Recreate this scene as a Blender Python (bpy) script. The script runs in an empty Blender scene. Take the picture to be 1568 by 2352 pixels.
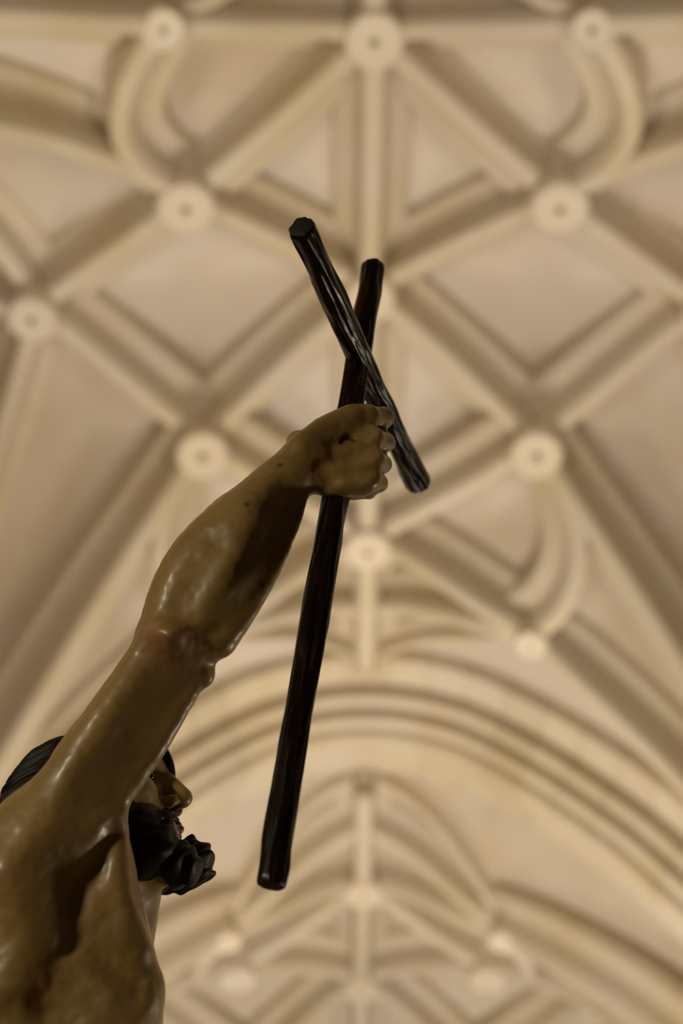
import bpy, math
import numpy as np
from mathutils import Vector, Matrix

# ------------------------------------------------------------------ camera
C = bpy.context.scene.collection
H = 10.0                      # height of the vault crown above the camera (m)
CAMZ, PITCH = 1.6, math.radians(55)
F = 3267.0                    # focal length in pixels of the 1568 x 2352 frame (50 mm on 24 x 36)
CAM = np.array([-0.22, 0.0, CAMZ])
cd = bpy.data.cameras.new('camera'); cam = bpy.data.objects.new('camera', cd); C.objects.link(cam)
cam.location = CAM; cam.rotation_euler = (math.radians(90) + PITCH, 0, 0)
cd.sensor_fit = 'VERTICAL'; cd.sensor_height = 36; cd.sensor_width = 24; cd.lens = 36 * F / 2352
cd.dof.use_dof = True; cd.dof.focus_distance = 1.80; cd.dof.aperture_fstop = 2.25
cd.clip_start = 0.05
bpy.context.scene.camera = cam
# camera axes in world coordinates (right, up, towards the viewer)
MW = np.array([[1, 0, 0],
               [0, -math.sin(PITCH), -math.cos(PITCH)],
               [0, math.cos(PITCH), -math.sin(PITCH)]])

# ------------------------------------------------------------------ light and exposure
sc = bpy.context.scene
sc.view_settings.view_transform = 'Standard'; sc.view_settings.look = 'None'
sc.view_settings.exposure = 0.0; sc.view_settings.gamma = 1.0; sc.view_settings.use_curve_mapping = False
w = bpy.data.worlds.new('world'); sc.world = w; w.use_nodes = True
w.node_tree.nodes['Background'].inputs[0].default_value = (0.9, 0.8, 0.62, 1)
w.node_tree.nodes['Background'].inputs[1].default_value = 0.02
sc.cycles.use_denoising = True
sc.cycles.max_bounces = 8; sc.cycles.diffuse_bounces = 5

def uplight(x, y, z, power, aim, size=0.7, col=(1.0, 0.895, 0.745)):
    l = bpy.data.lights.new('floodlight', 'AREA'); l.shape = 'DISK'; l.size = size
    l.energy = power; l.color = col; l.spread = math.radians(150)
    o = bpy.data.objects.new('floodlight', l); C.objects.link(o); o.location = (x, y, z)
    d = Vector(aim) - Vector((x, y, z)); o.rotation_euler = d.to_track_quat('-Z', 'Y').to_euler()
# floods standing low in the middle of the nave and on the capitals of the piers, aimed into the vault
uplight(0, 8.6, 2.6, 335, (0, 6.6, 12), 2.4)
uplight(0, 14.4, 2.6, 210, (0, 13.4, 12), 2.4)
for s in (-1, 1):
    uplight(s*3.1, 9.2, 5.2, 8, (0, 7.0, 12))
    uplight(s*3.1, 1.6, 5.2, 64, (0, 2.8, 12))
    uplight(s*3.1, 10.0, 5.2, 18, (0, 13.5, 12))

# a dim lamp low in the nave, left of and behind the viewer, and a fainter one on the right
def lamp(loc, aim, power, size, col, spread):
    l = bpy.data.lights.new('nave_lamp', 'AREA'); l.shape = 'DISK'; l.size = size; l.energy = power; l.color = col; l.spread = math.radians(spread)
    o = bpy.data.objects.new('nave_lamp', l); C.objects.link(o); o.location = loc
    o.rotation_euler = (Vector(aim) - Vector(loc)).to_track_quat('-Z', 'Y').to_euler()
lamp((-3.4, -1.7, 2.4), (-.4, 1.3, 2.7), 9, 0.5, (1.0, .86, .62), 70)
lamp((3.4, 3.4, 2.4), (-.3, 1.3, 2.7), 4, 0.5, (1.0, .86, .66), 60)

# ------------------------------------------------------------------ helpers
def mesh_obj(name, verts, faces, mat, parent=None, smooth=True):
    me = bpy.data.meshes.new(name)
    v = np.asarray(verts, dtype=np.float32)
    if isinstance(faces, np.ndarray):
        n, k = faces.shape
        me.vertices.add(len(v)); me.vertices.foreach_set('co', v.ravel())
        me.loops.add(n*k); me.loops.foreach_set('vertex_index', faces.astype(np.int32).ravel())
        me.polygons.add(n); me.polygons.foreach_set('loop_start', np.arange(0, n*k, k, dtype=np.int32))
        me.polygons.foreach_set('loop_total', np.full(n, k, dtype=np.int32))
        me.update(calc_edges=True); me.validate()
    else:
        me.from_pydata(v.tolist(), [], [tuple(f) for f in faces]); me.update()
    me.polygons.foreach_set('use_smooth', np.full(len(me.polygons), smooth))
    me.materials.append(mat)
    o = bpy.data.objects.new(name, me); C.objects.link(o)
    if parent: o.parent = parent
    return o
def empty(name, loc=(0, 0, 0), parent=None, **props):
    o = bpy.data.objects.new(name, None); C.objects.link(o); o.location = loc; o.empty_display_size = 0.2
    if parent: o.parent = parent
    for k, v in props.items(): o[k] = v
    return o
def tag(o, **props):
    for k, v in props.items(): o[k] = v
    return o
class NT:
    def __init__(s, name):
        s.m = bpy.data.materials.new(name); s.m.use_nodes = True; s.t = s.m.node_tree
        s.b = s.t.nodes['Principled BSDF']
    def n(s, typ, ins={}, **kw):
        nd = s.t.nodes.new(typ)
        for k, v in kw.items(): setattr(nd, k, v)
        for k, v in ins.items():
            if isinstance(v, bpy.types.NodeSocket): s.t.links.new(v, nd.inputs[k])
            else: nd.inputs[k].default_value = v
        return nd
    def ramp(s, fac, stops):
        r = s.n('ShaderNodeValToRGB', {'Fac': fac}); e = r.color_ramp.elements
        while len(e) < len(stops): e.new(0.5)
        for el, (p, c) in zip(e, stops): el.position = p; el.color = (*c, 1)
        return r.outputs[0]
    def set(s, **kw):
        for k, v in kw.items():
            k = k.replace('_', ' ')
            if isinstance(v, bpy.types.NodeSocket): s.t.links.new(v, s.b.inputs[k])
            else: s.b.inputs[k].default_value = v

def mat_stone(name, base, tint, grey, scale=1.0):
    t = NT(name)
    geo = t.n('ShaderNodeNewGeometry').outputs['Position']
    oi = t.n('ShaderNodeObjectInfo').outputs['Random']
    nz = t.n('ShaderNodeTexNoise', {'Vector': geo, 'Scale': 0.55*scale, 'Detail': 4.0, 'Roughness': 0.6}).outputs[0]
    c1 = t.ramp(nz, [(0.35, tint), (0.5, base), (0.68, grey)])
    c2 = t.ramp(oi, [(0.0, (0.86, 0.84, 0.80)), (0.5, (1, 1, 1)), (1.0, (0.93, 0.90, 0.9))])
    mx = t.n('ShaderNodeMix', {0: 0.8, 6: c1, 7: c2}, data_type='RGBA', blend_type='MULTIPLY').outputs[2]
    fine = t.n('ShaderNodeTexNoise', {'Vector': geo, 'Scale': 28.0, 'Detail': 6.0}).outputs[0]
    bp = t.n('ShaderNodeBump', {'Height': fine, 'Strength': 0.25, 'Distance': 0.02}).outputs[0]
    t.set(Base_Color=mx, Roughness=0.9, Normal=bp); t.b.inputs['Specular IOR Level'].default_value = 0.1
    return t.m
M_WEB = mat_stone('plastered_stone', (0.60, 0.522, 0.432), (0.55, 0.455, 0.33), (0.60, 0.54, 0.48))
M_RIB = mat_stone('rib_stone', (0.605, 0.521, 0.395), (0.571, 0.475, 0.319), (0.605, 0.533, 0.445), 1.6)
M_BOSS = mat_stone('boss_stone', (0.699, 0.607, 0.478), (0.681, 0.580, 0.432), (0.699, 0.626, 0.534), 1.6)
M_WALL = mat_stone('wall_stone', (0.385, 0.329, 0.252), (0.350, 0.287, 0.196), (0.392, 0.350, 0.294))
M_FLOOR = mat_stone('floor_stone', (0.272, 0.224, 0.168), (0.240, 0.192, 0.136), (0.288, 0.248, 0.200))
M_HOLE = NT('dark_hole'); M_HOLE.set(Base_Color=(0.12, 0.09, 0.06, 1), Roughness=1.0); M_HOLE = M_HOLE.m

# ------------------------------------------------------------------ vault shape (plan in units of H about the bay's centre)
HX, HY, PER = 0.40, 0.355, 0.859
BAY0 = 0.499
VZ = CAMZ + 0.48             # rib soffits and bosses hang below the web by about this much
quarter = [(0, 0, 1.0), (0, .212, .958), (0, .29, .956), (0, .355, .955), (.131, .103, .9415), (.131, .244, .872),
           (.257, 0, .9725), (.224, .2, .833), (.22, .275, .785), (.285, .075, .952), (.1106, .355, .924),
           (.183, .355, .865), (.25, .355, .792), (.31, .355, .705), (.36, .355, .61), (.40, .355, .50),
           (.40, 0, .945), (.40, .15, .90), (.40, .25, .79), (.40, .31, .66), (.32, .28, .66), (.33, .30, .635)]
pts = []
for x, y, z in quarter:
    for sx in ((1, -1) if x else (1,)):
        for sy in ((1, -1) if y else (1,)): pts.append((sx*x, sy*y, z))
pts = np.array(pts)
def _phi(r2): return 0.5*r2*np.log(np.maximum(r2, 1e-12))
def _fit():
    n = len(pts); d2 = ((pts[:, None, :2] - pts[None, :, :2])**2).sum(-1)
    A = np.zeros((n+3, n+3)); A[:n, :n] = _phi(d2) + 2e-5*np.eye(n)
    A[:n, n] = 1; A[:n, n+1:] = pts[:, :2]; A[n, :n] = 1; A[n+1:, :n] = pts[:, :2].T
    return np.linalg.solve(A, np.concatenate([pts[:, 2], np.zeros(3)]))
_W = _fit()
def fz(xy):
    xy = np.atleast_2d(xy); d2 = ((xy[:, None, :] - pts[None, :, :2])**2).sum(-1)
    n = len(pts); return _phi(d2) @ _W[:n] + _W[n] + xy @ _W[n+1:]

B_, E_, K_, G_, D_, F_, L_, CO = None, (0, .212), (0, .29), (0, .355), (.131, .103), (.131, .244), (.257, 0), (.392, .345)
def curve(a, b, bulge=0.0, n=14, via=None):
    a, b = np.array(a, float), np.array(b, float); t = np.linspace(0, 1, n)[:, None]
    if via is not None:
        v = np.array(via, float); m = 2*v - 0.5*(a+b)
        return (1-t)**2*a + 2*t*(1-t)*m + t**2*b
    return a + (b-a)*t + np.array([bulge, 0])*4*t*(1-t)
ribs = []
for sy in (1, -1):
    ribs.append((curve((0, 0), (0, sy*HY), n=22), 1.0))
    for sx in (1, -1):
        S = lambda p: (sx*p[0], sy*p[1])
        ribs += [(curve(S(E_), S(D_)), 0.9), (curve((0, 0), S(D_)), 0.9), (curve(S(D_), (sx*L_[0], 0)), 0.9),
                 (curve(S(F_), S(D_), sx*0.033), 0.85), (curve(S(E_), S(F_)), 0.9), (curve(S(K_), S(F_)), 0.8),
                 (curve(S(G_), S(F_), sx*.02), 0.5), (curve(S(F_), S(CO), n=18, via=S((.245, .288))), 0.9),
                 (curve(S(D_), S(CO), n=20, via=S((.245, .218))), 0.9),
                 (curve((sx*L_[0], 0), S(CO), n=20, via=S((.305, .13))), 0.85),
                 (curve((sx*.396, 0), (sx*.396, sy*.345), n=20), 0.7)]
for sx in (1, -1): ribs.append((curve((sx*L_[0], 0), (sx*.398, 0), n=8), 0.8))
bosses = [((0, 0), .20), ((0, .212), .20), ((0, -.212), .20), ((.131, .103), .205), ((-.131, .103), .205), ((.131, -.103), .205),
          ((-.131, -.103), .205), ((.131, .244), .135), ((-.131, .244), .135), ((.131, -.244), .135), ((-.131, -.244), .135),
          ((.257, 0), .19), ((-.257, 0), .19)]
# rib section: half width, drop below the web (m)
PROF = [(.29, -.16), (.29, .05), (.25, .09), (.18, .11), (.12, .16), (.095, .24), (.11, .27), (.11, .31), (.08, .345), (.08, .40), (.05, .435)]
PROF = [(a, b) for a, b in PROF] + [(0, .44)] + [(-a, b) for a, b in PROF[::-1]]

def sweep(path, prof, k=1.0):
    """closed solid of a section carried along a path (world points), sides kept level"""
    P = np.array(path); T = np.gradient(P, axis=0); T /= np.linalg.norm(T, axis=1)[:, None]
    S = np.cross(T, [0, 0, 1.0]); S /= np.linalg.norm(S, axis=1)[:, None]
    Dn = np.cross(T, S); Dn *= -np.sign(Dn[:, 2:3]); Dn = np.where(np.abs(Dn[:, 2:3]) < 1e-6, Dn, Dn)
    e = np.linspace(0, 1, len(P)); e = np.clip(np.minimum(e, 1-e)/.3, 0, 1)[:, None]     # ends hang plumb so that ribs meet under the node
    Dn = Dn*e + np.array([0, 0, -1.0])*(1-e); Dn /= np.linalg.norm(Dn, axis=1)[:, None]
    v = []
    for p, s, d in zip(P, S, Dn):
        for a, b in prof: v.append(p + s*a*k + d*b*k)
    m, n = len(prof), len(P); f = []
    for i in range(n-1):
        for j in range(m):
            j2 = (j+1) % m
            f.append((i*m+j, i*m+j2, (i+1)*m+j2, (i+1)*m+j))
    f.append(tuple(range(m))); f.append(tuple((n-1)*m + j for j in range(m))[::-1])
    return v, f

# web heights on a fine grid, domed a little inside every cell
NXg, NYg = 132, 118
gx = np.linspace(-HX, HX, NXg+1); gy = np.linspace(-HY, HY, NYg+1)
GX, GY = np.meshgrid(gx, gy, indexing='ij'); gxy = np.stack([GX.ravel(), GY.ravel()], 1)
allp = np.concatenate([np.concatenate([r[0][:-1] + (r[0][1:]-r[0][:-1])*q for q in (0, .25, .5, .75)]) for r in ribs])
def ribdist(xy):
    out = np.full(len(xy), 9.0)
    for i in range(0, len(allp), 200):
        out = np.minimum(out, np.sqrt(((xy[:, None] - allp[None, i:i+200])**2).sum(-1)).min(1))
    return out
dist = ribdist(gxy)*H
edge_ = np.clip((HY-np.abs(gxy[:, 1]))*H/0.9, 0, 1); edge_ = edge_*edge_*(3-2*edge_)
gz = fz(gxy)*H + 0.26*(1-np.exp(-(dist/0.62)**2))*edge_
WZ = gz.reshape(NXg+1, NYg+1)
cxy = np.stack([(GX[:-1, :-1]+GX[1:, 1:]).ravel()/2, (GY[:-1, :-1]+GY[1:, 1:]).ravel()/2], 1)
open_ = (ribdist(cxy)*H > 0.085).reshape(NXg, NYg)
lab = -np.ones((NXg, NYg), int); nl = 0
for i in range(NXg):
    for j in range(NYg):
        if open_[i, j] and lab[i, j] < 0:
            st = [(i, j)]; lab[i, j] = nl
            while st:
                a, b = st.pop()
                for a2, b2 in ((a+1, b), (a-1, b), (a, b+1), (a, b-1)):
                    if 0 <= a2 < NXg and 0 <= b2 < NYg and open_[a2, b2] and lab[a2, b2] < 0: lab[a2, b2] = nl; st.append((a2, b2))
            nl += 1
for _ in range(12):                                   # cells under the ribs join a neighbour
    new = lab.copy()
    for dx, dy in ((1, 0), (-1, 0), (0, 1), (0, -1)):
        sh = np.roll(np.roll(lab, dx, 0), dy, 1)
        if dx == 1: sh[0] = -1
        if dx == -1: sh[-1] = -1
        if dy == 1: sh[:, 0] = -1
        if dy == -1: sh[:, -1] = -1
        new = np.where((new < 0) & (sh >= 0), sh, new)
    lab = new
cnt = np.bincount(lab[lab >= 0], minlength=nl)
big = [k for k in range(nl) if cnt[k] >= 30]
lab[~np.isin(lab, big)] = big[0]

def lathe(prof, n=36):
    v, f = [], []
    for r, z in prof:
        for k in range(n):
            a = 2*math.pi*k/n; v.append((r*math.cos(a), r*math.sin(a), z))
    m = len(prof)
    for i in range(m-1):
        for k in range(n): f.append((i*n+k, i*n+(k+1) % n, (i+1)*n+(k+1) % n, (i+1)*n+k))
    f.append(tuple(range(n))); f.append(tuple((m-1)*n+k for k in range(n))[::-1])
    return v, f
web_meshes = []
for k in big:
    ij = np.argwhere(lab == k); idx = {}; v = []; f = []
    def vid(i, j):
        if (i, j) not in idx: idx[(i, j)] = len(v); v.append((gx[i]*H, gy[j]*H, WZ[i, j]))
        return idx[(i, j)]
    for i, j in ij: f.append((vid(i, j), vid(i, j+1), vid(i+1, j+1), vid(i+1, j)))
    web_meshes.append((v, f))
rib_meshes = []
unit2 = lambda v: v/np.linalg.norm(v)
for p, k in ribs:
    if k < 1 and k != .7:                              # the ends run on into the boss
        a_ = unit2(p[0]-p[1]); b_ = unit2(p[-1]-p[-2]); p = np.concatenate([[p[0]+a_*.010], p[1:-1], [p[-1]+b_*.010]])
    z = fz(p)*H
    rib_meshes.append(sweep(np.column_stack([p*H, z]), PROF, k))
boss_prof = lambda r: [(r*.75, .30), (r*.80, -.28), (r*.92, -.34), (r, -.37), (r*1.02, -.45), (r*.97, -.49), (r*.80, -.515), (r*.72, -.505),
                       (r*.40, -.51), (r*.17, -.515), (r*.14, -.50), (r*.12, -.30)]

bay_cache = {}
def build_bay(n, yc):
    root = empty('ceiling', (0, yc, VZ)); root['kind'] = 'structure'
    if bay_cache:
        for name, me in bay_cache['items']:
            o = bpy.data.objects.new(name, me); C.objects.link(o); o.parent = root
        for name, me, loc, rot in bay_cache['bosses']:
            o = bpy.data.objects.new(name, me); C.objects.link(o); o.parent = root; o.location = loc; o.rotation_euler = rot
        return root
    items, bo = [], []
    for v, f in web_meshes: items.append(('vault_panel', mesh_obj('vault_panel', v, f, M_WEB, root).data))
    for v, f in rib_meshes:
        o = mesh_obj('rib', v, f, M_RIB, root); items.append(('rib', o.data))
    for (x, y), r in bosses:
        v, f = lathe(boss_prof(r)); o = mesh_obj('boss', v, f, M_BOSS, root)
        loc = Vector((x*H, y*H, float(fz([(x, y)])[0])*H - (-.03 if r < .15 else .05 if x else 0)))
        e_ = .01; gr = [(fz([(x+e_*(k == 0), y+e_*(k == 1))])[0] - fz([(x-e_*(k == 0), y-e_*(k == 1))])[0])/(2*e_) for k in (0, 1)]
        rot = Vector((0, 0, 1)).rotation_difference(Vector((-.3*gr[0], -.3*gr[1], 1))).to_euler()
        f_ = Vector((0, 0, -.45)); loc = loc + f_ - rot.to_matrix() @ f_
        o.location = loc; o.rotation_euler = rot; bo.append(('boss', o.data, loc, rot))
        v, f = lathe([(r*.13, -.30), (r*.13, -.31)], 16); o2 = mesh_obj('boss_hole', v, f, M_HOLE, root); o2.location = loc; o2.rotation_euler = rot
        bo.append(('boss_hole', o2.data, loc, rot))
    bay_cache['items'] = items; bay_cache['bosses'] = bo
    return root
for n, k in enumerate((0, 1, -1)): build_bay(n, (BAY0 + k*PER)*H)

# transverse arches between the bays, each of single voussoirs
aw = (PER - 2*HY)/2*H
APROF = [(-1, -.3), (-1, .02), (-.985, .13), (-.96, .15), (-.60, .17), (-.575, .10), (-.545, .12), (-.53, .27), (-.50, .30), (-.38, .31), (-.355, .25),
         (-.33, .26), (-.315, .39), (-.29, .42), (-.17, .43), (-.145, .38), (-.12, .40), (-.10, .47), (-.05, .50), (0, .505)]
APROF = [(a*aw, b) for a, b in APROF]; APROF = APROF + [(-a, b) for a, b in APROF[-2::-1]]
ax = np.linspace(0, HX, 60); az = fz(np.stack([ax, np.full(60, HY)], 1))
arch = np.column_stack([np.concatenate([-ax[::-1], ax[1:]]), np.concatenate([az[::-1], az[1:]])])*H
seg = np.concatenate([[0], np.cumsum(np.linalg.norm(np.diff(arch, axis=0), axis=1))])
NV = 31
for k in (0, -1, 1):
    yc = (BAY0 + (k+0.5)*PER)*H
    root = empty('ceiling', (0, yc, VZ)); root['kind'] = 'structure'
    ar = empty('transverse_arch', (0, 0, 0), root)
    for q in range(NV):
        s = np.linspace(seg[-1]*q/NV + 0.006, seg[-1]*(q+1)/NV - 0.006, 6)
        P = np.column_stack([np.interp(s, seg, arch[:, 0]), np.zeros(6), np.interp(s, seg, arch[:, 1])])
        T = np.gradient(P, axis=0); T /= np.linalg.norm(T, axis=1)[:, None]
        v = []; f = []; m = len(APROF)
        for p, t in zip(P, T):
            dn = np.array([t[2], 0, -t[0]])
            for a, b in APROF: v.append(p + np.array([0, a, 0]) + dn*b)
        for i in range(5):
            for j in range(m): f.append((i*m+j, i*m+(j+1) % m, (i+1)*m+(j+1) % m, (i+1)*m+j))
        f.append(tuple(range(m))); f.append(tuple(5*m+j for j in range(m))[::-1])
        mesh_obj('voussoir', v, f, M_RIB, ar, smooth=False)

# walls, piers, floor
def box(name, x0, x1, y0, y1, z0, z1, mat, parent=None):
    v = [(x, y, z) for x in (x0, x1) for y in (y0, y1) for z in (z0, z1)]
    f = [(0, 1, 3, 2), (4, 6, 7, 5), (0, 4, 5, 1), (2, 3, 7, 6), (0, 2, 6, 4), (1, 5, 7, 3)]
    return mesh_obj(name, v, f, mat, parent, smooth=False)
Y0, Y1 = (BAY0 - 1.5*PER)*H, (BAY0 + 1.5*PER)*H
ZT = VZ + 1.02*H
tag(box('floor', -4.6, 4.6, Y0-.4, Y1+.4, -0.2, 0, M_FLOOR), kind='structure')
tag(box('wall_left', -4.5, -4.0, Y0-.4, Y1+.4, 0, ZT, M_WALL), kind='structure')
tag(box('wall_right', 4.0, 4.5, Y0-.4, Y1+.4, 0, ZT, M_WALL), kind='structure')
tag(box('wall_back', -4.5, 4.5, Y1-.2, Y1+.3, 0, ZT, M_WALL), kind='structure')
tag(box('wall_front', -4.5, 4.5, Y0-.3, Y0+.2, 0, ZT, M_WALL), kind='structure')


# ------------------------------------------------------------------ figure: one continuous surface grown from a distance field
def P(px, py, D):
    """a point of the statue: where the sight line through a pixel reaches depth D, in camera axes (right, up, towards viewer)"""
    return np.array([(px-784)/F*D, -(py-1176)/F*D, -D])
def rp(px, D): return px*D/F
INF = 9.0
def sd_cone(p, a, b, r1, r2, flat=None):
    a = a.astype(p.dtype); b = b.astype(p.dtype); ba = b-a; l2 = p.dtype.type(ba@ba + 1e-12); pa = p-a
    t = np.clip(pa@ba/l2, 0, 1)[:, None]; q = pa - t*ba
    if flat is not None:
        n, k = flat; c = q@n; q = q + np.outer(c*(1/k-1), n).astype(p.dtype)
    r = np.asarray(r1 + (r2-r1)*t[:, 0], p.dtype)
    return np.sqrt((q*q).sum(1)) - r
def sd_ell(p, c, r, R):
    c = c.astype(p.dtype); r = r.astype(p.dtype); q = (p-c) @ R.T.astype(p.dtype); k0 = np.sqrt(((q/r)**2).sum(1)); k1 = np.sqrt(((q/(r*r))**2).sum(1)) + 1e-9
    return k0*(k0-1)/k1
class Body:
    def __init__(s): s.ops = []
    def cone(s, a, b, r1, r2, k=.015, sub=False, flat=None):
        a, b = np.array(a, float), np.array(b, float)
        s.ops.append((lambda p: sd_cone(p, a, b, r1, r2, flat), (a+b)/2, np.linalg.norm(b-a)/2+max(r1, r2), k, sub)); return s
    def chain(s, pts, rs, k=.012, flat=None, k0=None):
        for i in range(len(pts)-1): s.cone(pts[i], pts[i+1], rs[i], rs[i+1], k0 if (k0 and i == 0) else k, flat=flat)
    def tube(s, pts, rs, n=5, first=.03):
        pts, rs = np.array(pts, float), np.array(rs, float); m = len(pts); q = []; rr = []
        for i in range(m-1):
            a, b, c, d = [np.column_stack([pts, rs])[min(max(j, 0), m-1)] for j in (i-1, i, i+1, i+2)]
            for t in np.arange(n)/n:
                x = .5*(2*b + (c-a)*t + (2*a-5*b+4*c-d)*t*t + (3*b-a-3*c+d)*t**3); q.append(x[:3]); rr.append(x[3])
        q.append(pts[-1]); rr.append(rs[-1]); q = np.array(q); c = (q.min(0)+q.max(0))/2
        def fn(p):
            d = np.full(len(p), INF, p.dtype)
            for i in range(len(q)-1): d = np.minimum(d, sd_cone(p, q[i], q[i+1], rr[i], rr[i+1]))
            return d
        s.ops.append((fn, c, float((np.linalg.norm(q-c, axis=1)+np.array(rr)).max()), first, False)); return s
    def ell(s, c, r, k=.015, sub=False, R=np.eye(3)):
        c, r = np.array(c, float), np.array(r, float)*1.0
        s.ops.append((lambda p: sd_ell(p, c, r, R), c, float(r.max()), k, sub)); return s
    def field(s, p, cen, half):
        """p (nb, m, 3); every operation touches only the blocks it can reach"""
        out = np.full(p.shape[:2], INF, np.float32)
        for fn, c, br, k, sub in s.ops:
            near = np.nonzero(np.linalg.norm(cen-c, axis=1) < br + half + 3*k + .012)[0]
            for i in range(0, len(near), 128):
                nb = near[i:i+128]; q = p[nb]; d = fn(q.reshape(-1, 3)).reshape(q.shape[:2]); o = out[nb]
                if sub: d = -d; h = np.maximum(k-np.abs(o-d), 0)/k; out[nb] = np.maximum(o, d) + h*h*k/4
                else: h = np.maximum(k-np.abs(o-d), 0)/k; out[nb] = np.minimum(o, d) - h*h*k/4
        return out
    def depth(s, px, py):
        D = np.arange(1.30, 2.15, .0015); p = np.array([P(px, py, d) for d in D]); out = np.full(len(p), INF)
        for fn, c, br, k, sub in s.ops:
            d = fn(p)
            if sub: h = np.maximum(k-np.abs(out+d), 0)/k; out = np.maximum(out, -d) + h*h*k/4
            else: h = np.maximum(k-np.abs(out-d), 0)/k; out = np.minimum(out, d) - h*h*k/4
        i = np.nonzero(out < 0)[0]; return D[i[0]] if len(i) else 1.9
    def carve(s, path, r, sink, k, sub=True, n=3):
        """a groove (or, sub False, a ridge) along the skin under the given sight lines"""
        q = [P(x, y, s.depth(x, y) - (r - sink if sub else sink - r)) for x, y in path]
        s.tube(q, [r*.8] + [r]*(len(q)-2) + [r*.8], n, first=k)
        if sub: fn, c, br, kk, _ = s.ops[-1]; s.ops[-1] = (fn, c, br, kk, True)
    def mesh(s, h, disp=None):
        B = 16; L = B*h
        lo = np.min([c-br for _, c, br, _, sub in s.ops if not sub], axis=0) - 2*h
        hi = np.max([c+br for _, c, br, _, sub in s.ops if not sub], axis=0) + 2*h
        nb3 = np.ceil((hi-lo)/L).astype(int)
        g = np.stack(np.meshgrid(*[np.arange(n) for n in nb3], indexing='ij'), -1).reshape(-1, 3)
        cen = lo + (g+.5)*L
        f0 = s.field(cen[:, None, :], cen, 0.0)[:, 0]
        f1 = s.field(cen[:, None, :], cen, L)[:, 0]
        keep = np.abs(np.minimum(f0, f1)) < L*1.25; g = g[keep]; cen = cen[keep]
        loc = np.stack(np.meshgrid(*[np.arange(B+1)]*3, indexing='ij'), -1).reshape(-1, 3)
        V, K, Q = [], [], []
        N = (nb3*B + 2).astype(np.int64)
        key = lambda c: (c[..., 0]*N[1] + c[..., 1])*N[2] + c[..., 2]
        for i in range(0, len(g), 64):
            gg = g[i:i+64]; base = gg*B
            p = (lo + (base[:, None, :] + loc[None])*h).astype(np.float32)
            f = s.field(p, cen[i:i+64], L*.87)
            if disp: f = f + disp(p.reshape(-1, 3)).reshape(f.shape)
            f = f.reshape(-1, B+1, B+1, B+1)
            cor = np.stack([f[:, a:a+B, b:b+B, c:c+B] for a in (0, 1) for b in (0, 1) for c in (0, 1)], -1)
            neg = cor < 0; act = neg.any(-1) & ~neg.all(-1)
            w = np.argwhere(act)
            if not len(w): continue
            cv = cor[act]; acc = np.zeros((len(w), 3)); num = np.zeros(len(w))
            co = np.array([(a, b, c) for a in (0, 1) for b in (0, 1) for c in (0, 1)])
            for e1 in range(8):
                for e2 in range(e1+1, 8):
                    if np.abs(co[e1]-co[e2]).sum() != 1: continue
                    x = (cv[:, e1] < 0) != (cv[:, e2] < 0)
                    t = np.where(x, cv[:, e1]/np.where(x, cv[:, e1]-cv[:, e2], 1), 0)
                    acc += np.where(x[:, None], co[e1] + t[:, None]*(co[e2]-co[e1]), 0); num += x
            cell = base[w[:, 0]] + w[:, 1:]
            V.append(lo + (cell + acc/num[:, None])*h); K.append(key(cell))
            for axn in range(3):
                sl = [slice(0, B)]*3; s2 = list(sl); s2[axn] = slice(1, B+1)
                a_ = f[(slice(None), *sl)] < 0; b_ = f[(slice(None), *s2)] < 0
                w2 = np.argwhere(a_ != b_)
                if not len(w2): continue
                c = base[w2[:, 0]] + w2[:, 1:]; flip = a_[a_ != b_]
                u, v_ = (axn+1) % 3, (axn+2) % 3
                eu = np.zeros(3, int); ev = np.zeros(3, int); eu[u] = 1; ev[v_] = 1
                q = np.stack([key(c-eu-ev), key(c-ev), key(c), key(c-eu)], 1)
                q[~flip] = q[~flip][:, ::-1]; Q.append(q)
        V = np.concatenate(V); K = np.concatenate(K); Q = np.concatenate(Q)
        o = np.argsort(K); K = K[o]; V = V[o]
        ix = np.clip(np.searchsorted(K, Q), 0, len(K)-1); ok = (K[ix] == Q).all(1)
        return V, ix[ok]
def to_world(v): return v @ MW.T + CAM
def relax(V, Fq, it=2):
    e = np.concatenate([Fq[:, [0, 1]], Fq[:, [1, 2]], Fq[:, [2, 3]], Fq[:, [3, 0]]]); n = len(V)
    for _ in range(it):
        acc = np.stack([np.bincount(e[:, 0], V[e[:, 1], k], n) + np.bincount(e[:, 1], V[e[:, 0], k], n) for k in range(3)], 1)
        c = np.bincount(e[:, 0], minlength=n) + np.bincount(e[:, 1], minlength=n)
        V = np.where(c[:, None] > 0, .5*V + .5*acc/np.maximum(c, 1)[:, None], V)
    return V
def vnoise(p, seed=0):
    """smooth value noise in [-1, 1]"""
    i = np.floor(p).astype(np.int64); f = p - i; f = f*f*(3-2*f); out = 0
    def hsh(a, b, c):
        n = (a*374761393 + b*668265263 + c*2147483647 + seed*974634) & 0xffffffff
        n = ((n ^ (n >> 13))*1274126177) & 0xffffffff
        return ((n ^ (n >> 16)) & 0xffff)/32767.5 - 1
    for a in (0, 1):
        for b in (0, 1):
            for c in (0, 1):
                out = out + hsh(i[:, 0]+a, i[:, 1]+b, i[:, 2]+c)*(f[:, 0] if a else 1-f[:, 0])*(f[:, 1] if b else 1-f[:, 1])*(f[:, 2] if c else 1-f[:, 2])
    return out
def unit(v): v = np.array(v, float); return v/np.linalg.norm(v)

BD = Body()
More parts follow.
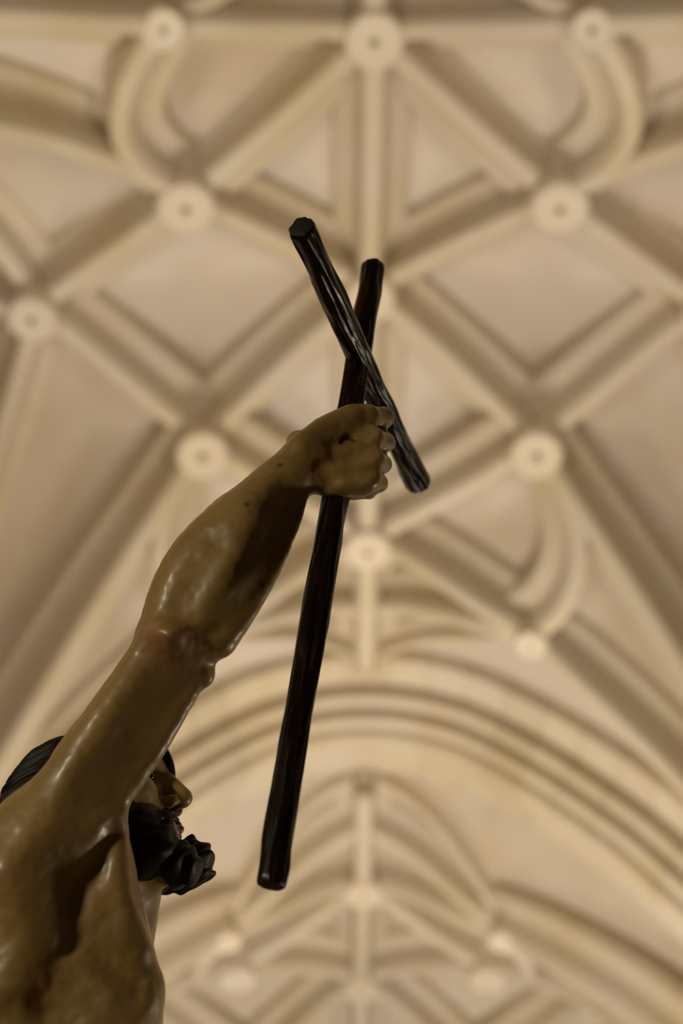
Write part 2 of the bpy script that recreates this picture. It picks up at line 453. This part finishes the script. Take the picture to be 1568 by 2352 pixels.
# --- torso (the figure stands upright, turned to the right)
UP = unit((0.03, .72, -.69)); FW = unit(np.array([1, 0, 0]) - UP*UP[0]); SD = np.cross(FW, UP)      # SD points to its right side, the viewer's
RT = np.stack([FW, UP, SD])
neckb = P(215, 2165, 1.82)
def T(f, u, s): return neckb + FW*f + UP*u + SD*s
BD.ell(T(-.03, -.20, 0), (.125, .20, .165), .03, R=RT)                 # rib cage
BD.ell(T(-.03, -.42, 0), (.105, .17, .145), .05, R=RT)                 # belly
BD.ell(T(-.03, -.56, 0), (.115, .12, .165), .05, R=RT)                 # hips
BD.ell(T(-.06, -.10, .02), (.085, .12, .175), .04, R=RT)               # upper back
for s_ in (1, -1):
    BD.ell(T(.055, -.165, s_*.085), (.058, .085, .088), .03, R=RT)     # pectorals
sh = P(110, 1945, 1.67)
BD.cone(P(232, 2160, 1.82), P(275, 1985, 1.86), .066, .060, .03)       # neck
BD.cone(T(-.03, .02, -.02), P(140, 2015, 1.71), .06, .062, .04)        # trapezius to raised shoulder
lsh = T(-.03, -.075, -.165)
BD.ell(lsh, (.068, .075, .062), .07, R=RT)
BD.cone(T(-.02, .0, -.03), lsh, .055, .05, .06)
lel = T(-.07, -.36, -.235); lwr = T(.10, -.50, -.20)
BD.tube([lsh - SD*.01, (lsh+lel)/2 - SD*.012, lel, lel*.6+lwr*.4 - UP*.006, lwr], [.055, .047, .040, .041, .028], 4, first=.03)
hd_ = unit(lwr-lel); hn_ = unit(np.cross(hd_, SD)); hs_ = np.cross(hn_, hd_)
BD.cone(lwr, lwr + hd_*.07, .026, .030, .02, flat=(hn_, .55))
for q in range(4):
    b_ = lwr + hd_*.085 + hs_*(.011 + .0165*(q-2)); l_ = (.036, .042, .039, .030)[q]
    BD.chain([b_, b_ + hd_*l_ + hn_*.008, b_ + hd_*l_*1.6 + hn_*.026, b_ + hd_*l_*1.8 + hn_*.044], [.0098, .0088, .0078, .0068], .004, k0=.008)
BD.chain([lwr + hd_*.025 + hs_*.022, lwr + hd_*.055 + hs_*.045 + hn_*.012, lwr + hd_*.085 + hs_*.048 + hn_*.026], [.013, .0105, .008], .006, k0=.012)
# --- raised right arm
BD.ell(P(95, 1960, 1.68), (.072, .078, .070), .03)
BD.tube([P(108, 2020, 1.675), P(132, 1935, 1.68), P(185, 1805, 1.69), P(275, 1670, 1.705), P(355, 1550, 1.73), P(420, 1445, 1.75), P(478, 1345, 1.768), P(530, 1270, 1.78),
         P(590, 1190, 1.795), P(650, 1112, 1.815), P(706, 1060, 1.832)],
        [rp(98, 1.68), rp(104, 1.68), rp(96, 1.69), rp(88, 1.705), rp(84, 1.73), rp(92, 1.75), rp(103, 1.77), rp(101, 1.78), rp(86, 1.8), rp(66, 1.82), rp(56, 1.83)], 5)
BD.tube([P(360, 1440, 1.75), P(398, 1360, 1.757), P(450, 1270, 1.775), P(520, 1180, 1.80)], [rp(20, 1.75), rp(44, 1.76), rp(44, 1.78), rp(24, 1.8)], 4, first=.03)   # muscle on the thumb side
BD.tube([P(503, 1468, 1.735), P(548, 1370, 1.745), P(605, 1280, 1.775), P(660, 1180, 1.81)], [rp(42, 1.73), rp(56, 1.745), rp(42, 1.78), rp(22, 1.81)], 4, first=.03)
BD.cone(P(445, 1555, 1.733), P(464, 1550, 1.735), rp(34, 1.73), rp(30, 1.73), .015)        # elbow tip
BD.ell(P(392, 1490, 1.700), (rp(32, 1.7),)*3, .045)
BD.tube([P(270, 1850, 1.69), P(310, 1775, 1.70), P(365, 1700, 1.71), P(420, 1612, 1.725)], [rp(18, 1.7), rp(28, 1.7), rp(26, 1.7), rp(18, 1.72)], 4, first=.03)         # triceps edge
# armpit folds
BD.tube([P(225, 1870, 1.705), P(228, 1960, 1.69), P(234, 2060, 1.672), P(272, 2170, 1.66), P(310, 2270, 1.65)], [rp(36, 1.69), rp(40, 1.67), rp(46, 1.65), rp(60, 1.65), rp(64, 1.64)], 5, first=.03)   # front fold to the chest
BD.tube([P(88, 1995, 1.66), P(60, 2080, 1.635), P(20, 2190, 1.64), P(-30, 2330, 1.65)], [rp(75, 1.66), rp(78, 1.63), rp(90, 1.62), rp(110, 1.6)], 5, first=.05)            # back fold
BD.ell(P(150, 2140, 1.695), (.085, .13, .075), .06)
BD.ell(P(120, 2330, 1.70), (.10, .13, .10), .06)
BD.ell(P(215, 1905, 1.672), (rp(52, 1.67), rp(62, 1.67), rp(44, 1.67)), .03)              # underside of the upper arm
BD.carve([(215, 1985), (170, 2050), (115, 2110)], .045, .012, .06)                        # armpit hollow
BD.carve([(262, 1918), (235, 1975), (190, 2030), (155, 2090)], .010, .007, .02)           # crease in front of it
# ribs and side of the chest
BD.carve([(178, 2180), (250, 2222), (310, 2268)], .014, .0042, .03)
BD.carve([(172, 2272), (215, 2302), (262, 2345)], .014, .0042, .03)
BD.carve([(120, 2325), (155, 2355), (190, 2390)], .014, .0042, .03)
BD.carve([(178, 2235), (205, 2258), (240, 2290)], .014, .0042, .03, False)
BD.carve([(140, 2300), (170, 2325), (200, 2350)], .014, .0042, .03, False)
BD.carve([(20, 2010), (62, 2060), (70, 2150), (30, 2250)], .016, .006, .04, False)
BD.carve([(268, 1960), (274, 2040), (290, 2100), (325, 2180)], .008, .004, .02, False)    # edge of the front fold
# long muscles of the forearm, tendons at the wrist
BD.carve([(420, 1410), (462, 1330), (505, 1260)], .016, .0035, .035)
BD.carve([(500, 1430), (560, 1320), (620, 1220), (670, 1140)], .016, .005, .035)
BD.carve([(470, 1400), (520, 1310), (580, 1220)], .014, .003, .035, False)
BD.carve([(575, 1400), (625, 1290), (690, 1170)], .012, .003, .03)
BD.carve([(405, 1500), (398, 1470)], .016, .006, .03, False)
BD.carve([(440, 1505), (380, 1520), (330, 1500)], .014, .004, .03)
BD.carve([(400, 1560), (330, 1670), (240, 1810)], .020, .004, .05)
BD.ell(P(338, 2262, BD.depth(338, 2262)+.004), (.0065,)*3, .006)
# --- hand closed round the staff: back of the hand to the viewer
def Dst(py): return 1/(1/1.55 + (2036-py)/1424*(1/2.05-1/1.55))       # depth of the staff's axis
def Q(px, py, off): return P(px, py, Dst(py)+off)
wr = P(706, 1060, 1.832)
mcp = [Q(846, 958, -.028), Q(856, 1006, -.030), Q(857, 1055, -.030), Q(848, 1098, -.027)]
car = [Q(738, 1014, -.026), Q(742, 1042, -.030), Q(744, 1070, -.030), Q(752, 1098, -.026)]
mr = [rp(25.5, 1.85), rp(26, 1.84), rp(25, 1.83), rp(23, 1.82)]
BD.cone(wr, Q(748, 1054, -.022), rp(54, 1.84), rp(46, 1.84), .02, flat=(np.array([0, 0, 1.0]), .62))
for a, b, r in zip(car, mcp, mr): BD.cone(a, b, rp(27, 1.84), r, .018)
BD.cone(Q(752, 996, -.020), Q(815, 964, -.020), rp(32, 1.84), rp(31, 1.84), .02)             # first web, top edge of the hand
BD.cone(Q(762, 1106, -.020), Q(830, 1112, -.018), rp(34, 1.84), rp(28, 1.84), .02)           # heel of the hand below
pip = [Q(882, 958, .002), Q(885, 1016, .004), Q(878, 1066, .004), Q(870, 1110, .006)]
dip = [Q(862, 985, .037), Q(856, 1026, .038), Q(850, 1072, .037), Q(846, 1128, .036)]
tip = [Q(826, 992, .038), Q(820, 1028, .039), Q(815, 1070, .038), Q(806, 1134, .036)]
fr = [(25, 23.5, 19, 16), (24.5, 22.5, 18.5, 16), (24, 21.5, 18, 15.5), (22, 20, 17.5, 15)]
for m_, p_, d_, t_, r_ in zip(mcp, pip, dip, tip, fr):
    BD.chain([m_, p_, d_, t_], [rp(q, 1.86) for q in r_], .0035, k0=.006)
for i in range(3): BD.cone(pip[i] + np.array([-.004, 0, .002]), pip[i+1] + np.array([-.004, 0, .002]), rp(15, 1.86), rp(14, 1.86), .004)
# thumb, behind the staff
BD.chain([Q(694, 1022, -.005), Q(752, 994, .026), Q(796, 974, .042), Q(838, 966, .046)], [rp(29, 1.86), rp(26, 1.89), rp(21, 1.91), rp(18, 1.92)], .01)
BD.ell(Q(682, 1012, -.006), (rp(22, 1.85),)*3, .012)
for a, b in (((770, 1020), (850, 984)), ((775, 1052), (858, 1032)), ((785, 1084), (855, 1078))):     # valleys between the metacarpals
    BD.carve([a, ((a[0]+b[0])/2, (a[1]+b[1])/2), b], .008, .0030, .014)
BD.carve([(690, 1025), (740, 985), (800, 955)], .012, .003, .02, False)
BD.carve([(748, 1068), (758, 1100), (752, 1122)], .010, .004, .012)                        # crease at the heel of the hand
wd = [(782, 1017), (790, 1008), (801, 1004), (814, 1010)]
wnd = [P(x, y, BD.depth(x, y)) for x, y in wd]
BD.carve(wd, .0030, .0032, .002)                                                           # nail wound
# --- head
hs = 1.08
hu = unit((-.24, .78, -.58)); hf = unit(np.array([.955, .275, -.05]) - hu*(np.array([.955, .275, -.05])@hu)); hr = np.cross(hf, hu)
RH = np.stack([hf, hr, hu])
NT_ = np.array([.120, 0, -.014])
h0 = P(430, 1834, 1.86) - (RH.T @ NT_)*hs
def Hd(f, r, u): return h0 + (hf*f + hr*r + hu*u)*hs
def hell(f, r, u, rad, k=.012, sub=False): BD.ell(Hd(f, r, u), np.array(rad)*hs, k, sub, RH)
hell(-.006, 0, .024, (.093, .074, .080), .02)
hell(.035, 0, -.035, (.060, .058, .078), .03)
hell(.055, 0, -.075, (.040, .040, .028), .02)
hell(.060, 0, .035, (.038, .058, .05), .02)
BD.cone(Hd(.094, 0, .030), Hd(.116, 0, -.010), .009, .0115, .012)
BD.ell(Hd(.113, 0, -.013), (.0125,)*3, .006)
for s_ in (1, -1):
    BD.ell(Hd(.101, s_*.014, -.018), (.0105, .009, .009), .006, R=RH)
    BD.cone(Hd(.093, s_*.012, .036), Hd(.080, s_*.048, .032), .010, .008, .012)
    hell(.062, s_*.044, -.006, (.026, .022, .020), .02)
    BD.ell(Hd(.093, s_*.032, .014), (.013, .016, .012), .012, True, RH)
    hell(-.005, s_*.078, .0, (.02, .008, .032), .008)
    BD.ell(Hd(.108, s_*.0075, -.0275), (.0075, .0042, .006), .003, True, RH)
BD.cone(Hd(.096, -.018, -.050), Hd(.096, .018, -.050), .0075, .0075, .006)
BD.cone(Hd(.094, -.016, -.064), Hd(.094, .016, -.064), .0085, .0085, .006)
BD.ell(Hd(.104, 0, -.050), (.006,)*3, .006)
hell(.078, 0, -.090, (.022, .026, .020), .015)
bv, bf = BD.mesh(.0021, lambda p: .0007*vnoise(p*55, 21) + .0004*vnoise(p*130, 22))
bv = relax(bv, bf, 2)

def mat_flesh():
    t = NT('painted_flesh')
    at = t.n('ShaderNodeAttribute', attribute_name='paint').outputs['Color']
    geo = t.n('ShaderNodeNewGeometry').outputs['Position']
    nz = t.n('ShaderNodeTexNoise', {'Vector': geo, 'Scale': 16.0, 'Detail': 5.0, 'Roughness': 0.6}).outputs[0]
    c = t.ramp(nz, [(0.3, (0.78, 0.76, 0.70)), (0.7, (1.12, 1.08, 1.0))])
    mx = t.n('ShaderNodeMix', {0: 1.0, 6: at, 7: c}, data_type='RGBA', blend_type='MULTIPLY').outputs[2]
    sp = t.n('ShaderNodeTexNoise', {'Vector': geo, 'Scale': 70.0, 'Detail': 2.0}).outputs[0]
    sm = t.ramp(sp, [(0.215, (0.35, 0.3, 0.25)), (0.24, (1, 1, 1))])
    mx = t.n('ShaderNodeMix', {0: 1.0, 6: mx, 7: sm}, data_type='RGBA', blend_type='MULTIPLY').outputs[2]
    f = t.n('ShaderNodeTexNoise', {'Vector': geo, 'Scale': 45.0, 'Detail': 3.0}).outputs[0]
    bp = t.n('ShaderNodeBump', {'Height': f, 'Strength': 0.12, 'Distance': 0.004}).outputs[0]
    t.set(Base_Color=mx, Roughness=0.46, Normal=bp)
    t.b.inputs['Coat Weight'].default_value = 0.2; t.b.inputs['Coat Roughness'].default_value = 0.22
    return t.m
M_FLESH = mat_flesh()
statue = empty('statue', (-.45, 1.30, 1.05))
tag(statue, label='painted wooden statue of a bearded man raising his right arm with a cross', category='statue')
loc0 = np.array(statue.location)
def part(name, v, f, mat, parent=statue):
    return mesh_obj(name, to_world(v) - loc0, f, mat, parent)
body = part('body', bv, bf, M_FLESH)
base = np.array([.32, .21, .068])
col = np.tile(base, (len(bv), 1))
def dab(c, r, rgb, k=1.0):
    global col
    a = (k*np.exp(-((bv-c)**2).sum(1)/(r*r)))[:, None]; col = col*(1-a) + np.array(rgb)*a
dab(P(400, 1480, 1.70), .035, (.30, .12, .07), .6); dab(P(350, 1460, 1.70), .02, (.30, .12, .07), .5)
dab(P(870, 1040, 1.85), .03, (.33, .20, .10), .5); dab(P(900, 952, 1.86), .012, (.30, .10, .06), .6)
dab(P(336, 2262, 1.59), .022, (.20, .09, .045), .7)
for q_ in np.linspace(0, 3, 13):
    i_ = min(int(q_), 2); dab(wnd[i_] + (wnd[i_+1]-wnd[i_])*(q_-i_), .0036, (.075, .009, .007), .7)
for x_, y_, r_ in ((640, 1070, .0028), (646, 1067, .002), (568, 1158, .0032), (575, 1150, .0018)): dab(P(x_, y_, BD.depth(x_, y_)), r_, (.04, .025, .012), .9)
dab(Hd(.10, 0, -.05), .016, (.22, .09, .06), .8); dab(Hd(.10, 0, -.064), .016, (.20, .08, .06), .8)
ca = body.data.color_attributes.new('paint', 'FLOAT_COLOR', 'POINT')
ca.data.foreach_set('color', np.column_stack([col, np.ones(len(col))]).astype(np.float32).ravel())

# below the frame: a cloth round the hips falling to a plain pedestal
t_ = NT('ochre_cloth_paint'); t_.set(Base_Color=(.30, .22, .12, 1), Roughness=0.6); M_CLOTH = t_.m
hipw = to_world(T(-.03, -.50, 0)); cv, cf = [], []
for i in range(24):
    z = hipw[2] + (1.05-hipw[2])*i/23; g_ = i/23
    for k in range(72):
        a = 2*math.pi*k/72; r = 1 + (.03+.07*g_)*math.sin(11*a + 2*math.sin(3*a) + g_)
        cv.append((hipw[0]*(1-g_) - .42*g_ + (.145+.10*g_)*r*math.cos(a) - statue.location.x, hipw[1]*(1-g_) + 1.30*g_ + (.185+.05*g_)*r*math.sin(a) - statue.location.y, z - statue.location.z))
for i in range(23):
    for k in range(72): cf.append((i*72+k, i*72+(k+1) % 72, (i+1)*72+(k+1) % 72, (i+1)*72+k))
mesh_obj('waist_cloth', cv, cf, M_CLOTH, statue)
pv, pf = [], []
pr = [(.36, 0), (.36, -.06), (.33, -.09), (.30, -.12), (.30, -.85), (.34, -.90), (.38, -.94), (.38, -1.05)]
for r, z in pr: pv += [(sx*r, sy*r, z) for sx, sy in ((1, 1), (-1, 1), (-1, -1), (1, -1))]
for i in range(len(pr)-1): pf += [(i*4+k, i*4+(k+1) % 4, (i+1)*4+(k+1) % 4, (i+1)*4+k) for k in range(4)]
pf += [(3, 2, 1, 0), tuple(len(pr)*4-4+k for k in range(4))]
mesh_obj('pedestal', pv, pf, M_WALL, statue, smooth=False)

# hair and beard
def mat_hair():
    t = NT('black_hair_paint')
    geo = t.n('ShaderNodeNewGeometry').outputs['Position']
    nz = t.n('ShaderNodeTexNoise', {'Vector': geo, 'Scale': 20.0, 'Detail': 4.0}).outputs[0]
    c = t.ramp(nz, [(0.3, (0.005, 0.004, 0.003)), (0.7, (0.013, 0.009, 0.006))])
    t.set(Base_Color=c, Roughness=0.48); t.b.inputs['Specular IOR Level'].default_value = 0.18
    return t.m
M_HAIR = mat_hair()
HB = Body()
def hb(f, r, u, rad, k=.02): HB.ell(Hd(f, r, u), np.array(rad)*hs, k, False, RH)
HB.ell(P(186, 1868, 1.87), (.102, .102, .098), .01)
for s_ in (1, -1): HB.tube([Hd(-.05, s_*.045, .0), Hd(-.085, s_*.05, -.045), Hd(-.13, s_*.045, -.10), Hd(-.16, s_*.03, -.17)], [.05, .052, .045, .025], 4, first=.02)
HB.ell(Hd(.125, 0, .01), np.array((.055, .075, .075))*hs, .01, True, RH)
def strands(p):
    q = (p-h0) @ RH.T/hs
    ang = np.arctan2(q[:, 1], q[:, 2]-.03); w_ = vnoise(q*22, 3)
    return .0030*np.sin(ang*26 + 3.0*w_ + q[:, 0]*25) + .0012*vnoise(q*60, 5)
hv, hfq = HB.mesh(.0022, strands); hair = part('hair', relax(hv, hfq, 1), hfq, M_HAIR)
LK = Body(); LK.tube([P(358, 1708, 1.89), P(380, 1740, 1.885), P(391, 1768, 1.885), P(398, 1797, 1.885)], [.010, .0080, .0065, .003], 4)
lkv, lkf = LK.mesh(.0015); part('hair_lock', lkv, lkf, M_HAIR, hair)
BB = Body()
def bb(f, r, u, rad, k=.012): BB.ell(Hd(f, r, u), np.array(rad)*hs, k, False, RH)
for s_ in (1, -1):
    bb(.030, s_*.046, -.048, (.050, .022, .040), .015)
    BB.chain([Hd(.104, s_*.006, -.038), Hd(.092, s_*.026, -.046), Hd(.072, s_*.042, -.066)], [.0045, .0060, .009], .008)
    bb(.060, s_*.034, -.078, (.040, .022, .028), .012)
bb(.055, 0, -.088, (.055, .042, .024), .015)
bb(.096, 0, -.094, (.026, .030, .026), .012)
BB.ell(P(452, 1972, 1.865), (.022, .024, .026), .010); BB.ell(P(470, 1992, 1.865), (.013, .016, .017), .005)
BB.ell(P(430, 2012, 1.86), (.022, .016, .018), .005); BB.ell(P(395, 2028, 1.858), (.022, .014, .018), .005)
BB.ell(P(455, 2010, 1.85), (.012, .010, .012), .004); BB.ell(P(360, 2015, 1.855), (.024, .016, .02), .006)
BB.ell(P(437, 1945, 1.858), (.010, .014, .014), .005)
BB.cone(Hd(.101, -.016, -.0575), Hd(.101, .016, -.0575), .0075, .0075, .004, sub=True)
for x, y, r in ((350, 1908, 44), (318, 1925, 50), (300, 1905, 40)): BB.ell(P(x, y, BD.depth(x, y)+.020), (rp(r, 1.85), rp(r*.72, 1.85), .026), .012)
BB.tube([P(x, y, BD.depth(x, y)+.001) for x, y in ((414, 1862), (396, 1866), (372, 1873), (345, 1882), (315, 1888))], [.004, .0065, .0075, .009, .010], 3, first=.008)
BB.carve([(425, 1893), (400, 1893), (378, 1893)], .006, .006, .004)
def curls(p):
    q = (p-h0) @ RH.T/hs
    w_ = np.stack([vnoise(q*24, 7), vnoise(q*24, 8), vnoise(q*24, 9)], 1)
    return .0034*np.sin((q[:, 2]*1.0 - q[:, 0]*.5)*340 + 5.5*w_[:, 0]) * (.65+.35*w_[:, 1]) + .0022*vnoise(q*85, 11)
bdv, bdf = BB.mesh(.0018, curls); beard = part('beard', relax(bdv, bdf, 1), bdf, M_HAIR)
# eyes and brows
M_EYE = NT('eye_white'); M_EYE.set(Base_Color=(.35, .30, .22, 1), Roughness=0.15); M_EYE = M_EYE.m
M_IRIS = NT('brown_iris'); M_IRIS.set(Base_Color=(.03, .015, .008, 1), Roughness=0.1); M_IRIS = M_IRIS.m
def ball(c, r, n=16, ax=(0, 0, 1)):
    v, f = [], []
    for i in range(n+1):
        for k in range(2*n):
            th, ph = math.pi*i/n, math.pi*k/n
            v.append(c + r*np.array([math.sin(th)*math.cos(ph), math.sin(th)*math.sin(ph), math.cos(th)]))
    for i in range(n):
        for k in range(2*n): f.append((i*2*n+k, (i+1)*2*n+k, (i+1)*2*n+(k+1) % (2*n), i*2*n+(k+1) % (2*n)))
    return np.array(v), f
for s_ in (1, -1):
    e = part('eye', *ball(Hd(.079, s_*.032, .014), .0115), M_EYE)
    part('iris', *ball(Hd(.0845, s_*.033, .012), .0068), M_IRIS, e)
    LB = Body(); LB.ell(Hd(.078, s_*.032, .0165), (.0130, .0138, .0118), .004, R=RH)
    LB.ell(Hd(.094, s_*.034, .009), (.012, .02, .0085), .003, True, RH)
    lv, lf = LB.mesh(.0012); o = part('eyelid', relax(lv, lf, 1), lf, M_FLESH)
    ca = o.data.color_attributes.new('paint', 'FLOAT_COLOR', 'POINT')
    ca.data.foreach_set('color', np.tile(np.array([.27, .17, .075, 1], np.float32), len(lv)))
    EB = Body(); EB.chain([Hd(.104, s_*.014, .044), Hd(.098, s_*.034, .048), Hd(.078, s_*.052, .040)], [.0035, .0042, .002], .004)
    ev_, ef_ = EB.mesh(.0012); part('eyebrow', ev_, ef_, M_HAIR)

# ------------------------------------------------------------------ the cross the statue holds
def mat_log():
    t = NT('dark_varnished_log')
    tc = t.n('ShaderNodeTexCoord').outputs['Object']
    mp = t.n('ShaderNodeMapping', {'Vector': tc, 'Scale': (90, 90, 7)}).outputs[0]
    nz = t.n('ShaderNodeTexNoise', {'Vector': mp, 'Scale': 1.0, 'Detail': 5.0, 'Roughness': 0.6, 'Distortion': 1.2}).outputs[0]
    c = t.ramp(nz, [(0.38, (0.006, 0.0035, 0.0025)), (0.55, (0.017, 0.008, 0.005)), (0.66, (0.055, 0.02, 0.010))])
    bp = t.n('ShaderNodeBump', {'Height': nz, 'Strength': 0.3, 'Distance': 0.003}).outputs[0]
    t.set(Base_Color=c, Roughness=0.22, Normal=bp); t.b.inputs['Specular IOR Level'].default_value = 0.2
    return t.m
M_LOG = mat_log()
M_CUT = NT('dark_sawn_end'); M_CUT.set(Base_Color=(.008, .005, .004, 1), Roughness=0.6); M_CUT = M_CUT.m
cross = empty('cross', to_world(P(838, 830, 1.952)))
tag(cross, label='dark rough log cross gripped in the raised fist of the statue', category='cross')
def log(name, a, b, r, seed, dent=0.05):
    a, b = to_world(a), to_world(b); ln = np.linalg.norm(b-a); nz_, na = 220, 56
    zz = np.linspace(0, ln, nz_); aa = np.linspace(0, 2*np.pi, na, endpoint=False)
    Z, A = np.meshgrid(zz, aa, indexing='ij'); Zf, Af = Z.ravel(), A.ravel()
    q = np.stack([np.cos(Af)*1.6, np.sin(Af)*1.6, Zf*16], 1)
    q2 = np.stack([np.cos(Af)*4.2, np.sin(Af)*4.2, Zf*26 + 1.5*np.cos(Af)], 1)
    q3 = np.stack([np.cos(Af)*.8, np.sin(Af)*.8, Zf*9], 1)
    rr = r*(1 + dent*1.1*vnoise(q, seed) + dent*1.0*vnoise(q2, seed+1) + dent*.9*vnoise(q3, seed+2) - .06*np.maximum(0, np.abs(vnoise(q2*1.3, seed+4))-.45))
    edge = np.minimum(Zf, ln-Zf); rr = rr*np.where(edge < .005, .90+.10*np.sqrt(np.clip(edge/.005, 0, 1)), 1)
    off = .0014*np.stack([np.sin(Zf*9+seed), np.cos(Zf*7+seed)], 1)
    v = np.stack([rr*np.cos(Af)+off[:, 0], rr*np.sin(Af)+off[:, 1], Zf - ln/2], 1)
    i = np.arange((nz_-1)*na); ii, k = i//na, i % na
    f = np.stack([ii*na+k, ii*na+(k+1) % na, (ii+1)*na+(k+1) % na, (ii+1)*na+k], 1)
    o = mesh_obj(name, v, f, M_LOG, cross)
    m = Matrix.Translation((a+b)/2 - np.array(cross.location)) @ Vector(b-a).to_track_quat('Z', 'Y').to_matrix().to_4x4()
    o.matrix_local = m
    for e, zc in ((0, -ln/2), (nz_-1, ln/2)):
        rim = v[e*na:(e+1)*na]; c = rim.mean(0); sg = -1 if e == 0 else 1
        mid = c + (rim-c)*.55 + np.array([0, 0, sg*.0012])
        cv = np.concatenate([rim, mid, [c + np.array([0, 0, sg*.0008])]]); cf = []
        for k in range(na):
            k2 = (k+1) % na
            cf.append((k, k2, na+k2, na+k)); cf.append((na+k, na+k2, 2*na))
        if sg < 0: cf = [x[::-1] for x in cf]
        mesh_obj('sawn_end', cv, cf, M_CUT, o)
    return o
log('staff', P(621, 2036, 1.55), P(858, 612, 2.05), .0171, 3, .085)
log('crossbar', P(688, 522, 1.745), P(961, 1112, 2.18), .0174, 11, .10)
